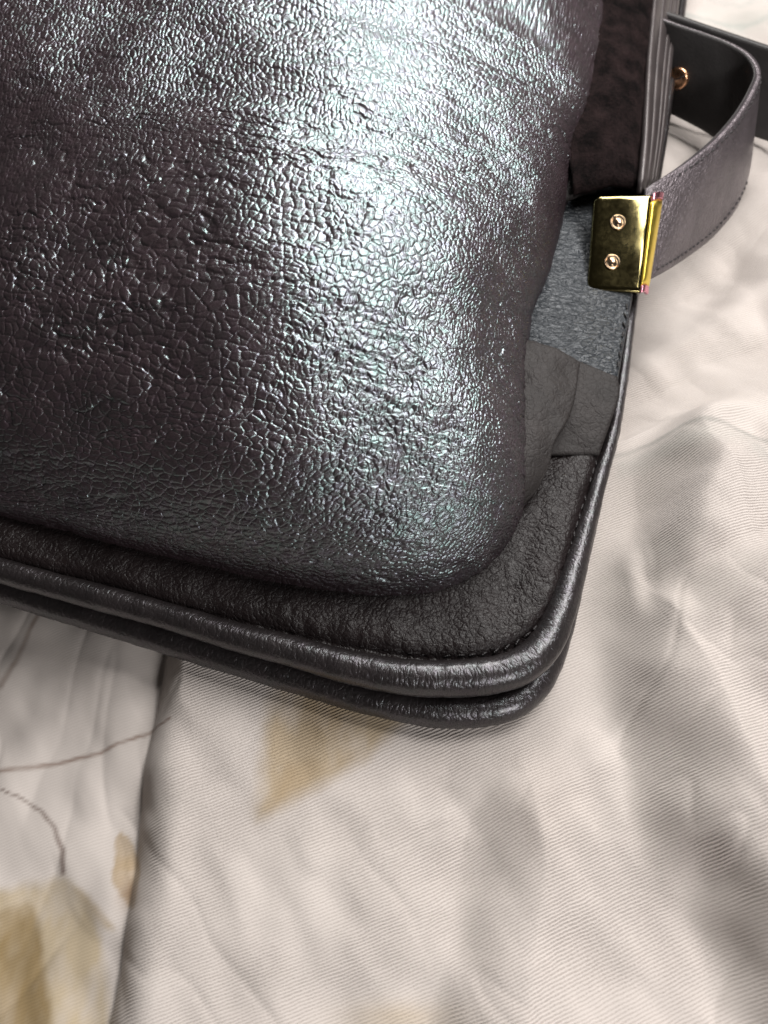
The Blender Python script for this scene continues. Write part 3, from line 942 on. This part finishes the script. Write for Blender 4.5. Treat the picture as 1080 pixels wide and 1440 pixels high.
# ---------------- shoulder strap: leaves the plate, loops round and goes back behind the bag
def build_strap():
    topc = [(905, 268, 18.5), (925, 254, 18.8), (960, 231, 18.6), (1000, 199, 18.5), (1035, 160, 18.5), (1058, 120, 18.5), (1063, 98, 18.5), (1050, 76, 18.5), (1020, 58, 18.5), (985, 45, 18.5), (940, 30, 18.5), (880, 5, 18.5)]
    botc = [(893, 403, 11.5), (920, 388, 10), (960, 362, 5), (1000, 330, 1.5), (1030, 293, 1.0), (1045, 255, 1.0), (1050, 225, 1.0), (1040, 208, 1.0), (1012, 196, 1.0), (985, 180, 1.0), (942, 158, 1.0), (880, 130, 1.0)]
    n = 200
    A = px_curve(topc, n); B = px_curve(botc, n)
    nv = 30
    P = ruled(A, B, nv)
    Nn = grid_normals(P)
    T = 2.0
    # side facing the bag (inside of the loop) is dark lining, outside is pearl leather
    cen = P.mean((0, 1))
    sign = np.sign(((P[60:110] - cen) * Nn[60:110]).sum(-1).mean())
    out = Nn * sign
    vv = np.linspace(-1, 1, nv)
    puff = 0.35 * (1 - vv ** 4)[None, :, None]
    Pout = P + out * (puff + 0.9)
    Pin = P - out * (puff * 0.4 + 0.5)
    return Pout, Pin, out, A, B


Pout, Pin, sout, sA, sB = build_strap()
strap = slab("shoulder_strap", Pout, 1.0, MAT_STRAP, bag, up=True)
# make sure the leather slab grows inwards: rebuild explicitly
bpy.data.objects.remove(strap)


def sheet_pair(name, Ptop, Pbot, mat, parent):
    nu, nv, _ = Ptop.shape
    su = np.concatenate([[0], np.cumsum(np.linalg.norm(np.diff(Ptop[:, nv // 2], axis=0), axis=1))])
    sv = np.concatenate([[0], np.cumsum(np.linalg.norm(np.diff(Ptop[nu // 2], axis=0), axis=1))])
    uvg = np.stack(np.meshgrid(su, sv, indexing='ij'), -1).reshape(-1, 2)
    V = np.concatenate([Ptop.reshape(-1, 3), Pbot.reshape(-1, 3)])
    f1 = grid_faces(nu, nv); f2 = grid_faces(nu, nv, nu * nv, flip=True)
    b = [i * nv for i in range(nu)] + [(nu - 1) * nv + j for j in range(1, nv)] + [i * nv + nv - 1 for i in range(nu - 2, -1, -1)] + [j for j in range(nv - 2, 0, -1)]
    b = np.array(b); b2 = np.roll(b, -1)
    F = np.concatenate([f1, f2, np.stack([b2, b, b + nu * nv, b2 + nu * nv], 1)])
    n = np.cross(Ptop[1, 0] - Ptop[0, 0], Ptop[0, 1] - Ptop[0, 0])
    if n @ (Ptop[0, 0] - Pbot[0, 0]) < 0: F = F[:, ::-1]
    return mesh_obj(name, V, F, mat, parent, uv=np.concatenate([uvg, uvg]))


strap = sheet_pair("shoulder_strap", Pout, Pin + sout * 0.35, MAT_STRAP, bag)
lining = sheet_pair("strap_lining", Pin + sout * 0.33, Pin, MAT_STRAPIN, strap)

# the long run of strap passing behind the loop and out of the frame
rA = px_curve([(880, 2, 18.5), (955, 29, 18.5), (1010, 48, 18.5), (1080, 72, 18.5), (1180, 104, 18.5), (1320, 150, 18.5)], 90)
rB = px_curve([(880, 134, 1.0), (955, 160, 1.0), (1010, 180, 1.0), (1080, 204, 1.0), (1180, 236, 1.0), (1320, 282, 1.0)], 90)
RP = ruled(rA, rB, 24)
rn = grid_normals(RP); rn = rn * np.sign(rn[..., 1].mean())
run = sheet_pair("long_strap", RP + rn * 4.2, RP + rn * 2.4, MAT_STRAPIN, bag)

# stud that closes the loop
k = 158
sp = px_curve([(950, 107, 9), (958, 107, 9)], 2)[1]
i_ = np.argmin(np.linalg.norm((Pin - sp).reshape(-1, 3), axis=1)); ci = Pin.reshape(-1, 3)[i_]; cn = -sout.reshape(-1, 3)[i_]
lathe("stud", ci, cn, [(2.4, -0.2), (2.4, 0.45), (2.15, 0.75), (1.8, 0.8), (0.1, 0.82)], metal("rose_gold_screw", (0.95, 0.52, 0.30), 0.3, 0.0), strap)
tv = np.cross(cn, [0, 0, 1.0]); tv /= np.linalg.norm(tv); bv = np.cross(cn, tv)
sd = tv * 0.75 + bv * 0.65; sd /= np.linalg.norm(sd); sw = np.cross(cn, sd)
slot = np.array([[ci + cn * 0.86 + sd * a_ * 2.0 + sw * b_ * 0.16 for b_ in (-1, -.4, .4, 1)] for a_ in (-1, -.4, .4, 1)])
slab("screw_slot", slot, 0.2, MAT_THREAD, strap)

# ---------------- stitches: short thread arcs, each its own piece
def stitch_mesh(L, r):
    ns, nl = 6, 7
    V, F = [], []
    for i in range(nl):
        t_ = i / (nl - 1)
        rr = r * (math.sin(math.pi * (0.12 + 0.76 * t_)))
        for k in range(ns):
            a = 2 * math.pi * k / ns
            V.append(((t_ - 0.5) * L, rr * math.cos(a), rr * math.sin(a) + 0.4 * r * math.sin(math.pi * t_)))
    for i in range(nl - 1):
        for k in range(ns):
            k2 = (k + 1) % ns
            F.append((i * ns + k, (i + 1) * ns + k, (i + 1) * ns + k2, i * ns + k2))
    F.append(tuple(range(ns))); F.append(tuple(reversed([(nl - 1) * ns + k for k in range(ns)])))
    me = bpy.data.meshes.new("stitch")
    me.from_pydata([tuple(np.array(v) * MM) for v in V], [], F)
    me.polygons.foreach_set("use_smooth", np.ones(len(me.polygons), bool))
    me.materials.append(MAT_THREAD)
    return me


ST = stitch_mesh(1.45, 0.2)


def stitches(C, pitch, parent, me, lift=0.0, skip=0.0, yaw=0.25):
    s = np.concatenate([[0], np.cumsum(np.linalg.norm(np.diff(C, axis=0), axis=1))])
    for u in np.arange(pitch / 2, s[-1], pitch):
        if random.random() < skip: continue
        p = np.array([np.interp(u, s, C[:, i]) for i in range(3)])
        q = np.array([np.interp(min(u + 0.3, s[-1]), s, C[:, i]) for i in range(3)])
        d_ = Vector(q - p)
        if d_.length < 1e-6: continue
        o = bpy.data.objects.new("stitch", me)
        o.parent = parent
        col.objects.link(o)
        o.location = Vector((p - BASE + np.array([0, 0, lift])) * MM)
        rot = d_.to_track_quat('X', 'Z').to_euler()
        rot.z += yaw + random.uniform(-0.3, 0.3)
        o.rotation_euler = rot


seam_c = so3[:, :] - grow * 1.7
pp = project(seam_c)
vis = (pp[0] > 420) & (pp[1] > 620)
sc_ = seam_c[vis].copy(); sc_[:, 2] = flP[vis][:, np.argmin(abs(dedge.mean(0) - 1.7)), 2] - 0.02
stitches(sc_, 1.9, bag, ST, skip=0.12, yaw=0.2)
gs = px_curve([(882, 425, 12.1), (876, 470, 12.0), (868, 520, 11.6)], 30)
stitches(gs, 2.3, bag, ST, lift=0.1)
ps = px_curve([(818, 512, 14.2), (806, 578, 14.6), (783, 622, 14.4)], 30)
SS = stitch_mesh(1.3, 0.2)
stitches(offset_in(sA[20:], 0) * 0.93 + sB[20:] * 0.07 + sout[20:, 2] * 1.1, 1.9, strap, SS, yaw=0)
stitches(sA[10:110] * 0.07 + sB[10:110] * 0.93 + sout[10:110, 27] * 1.1, 1.9, strap, SS, yaw=0)
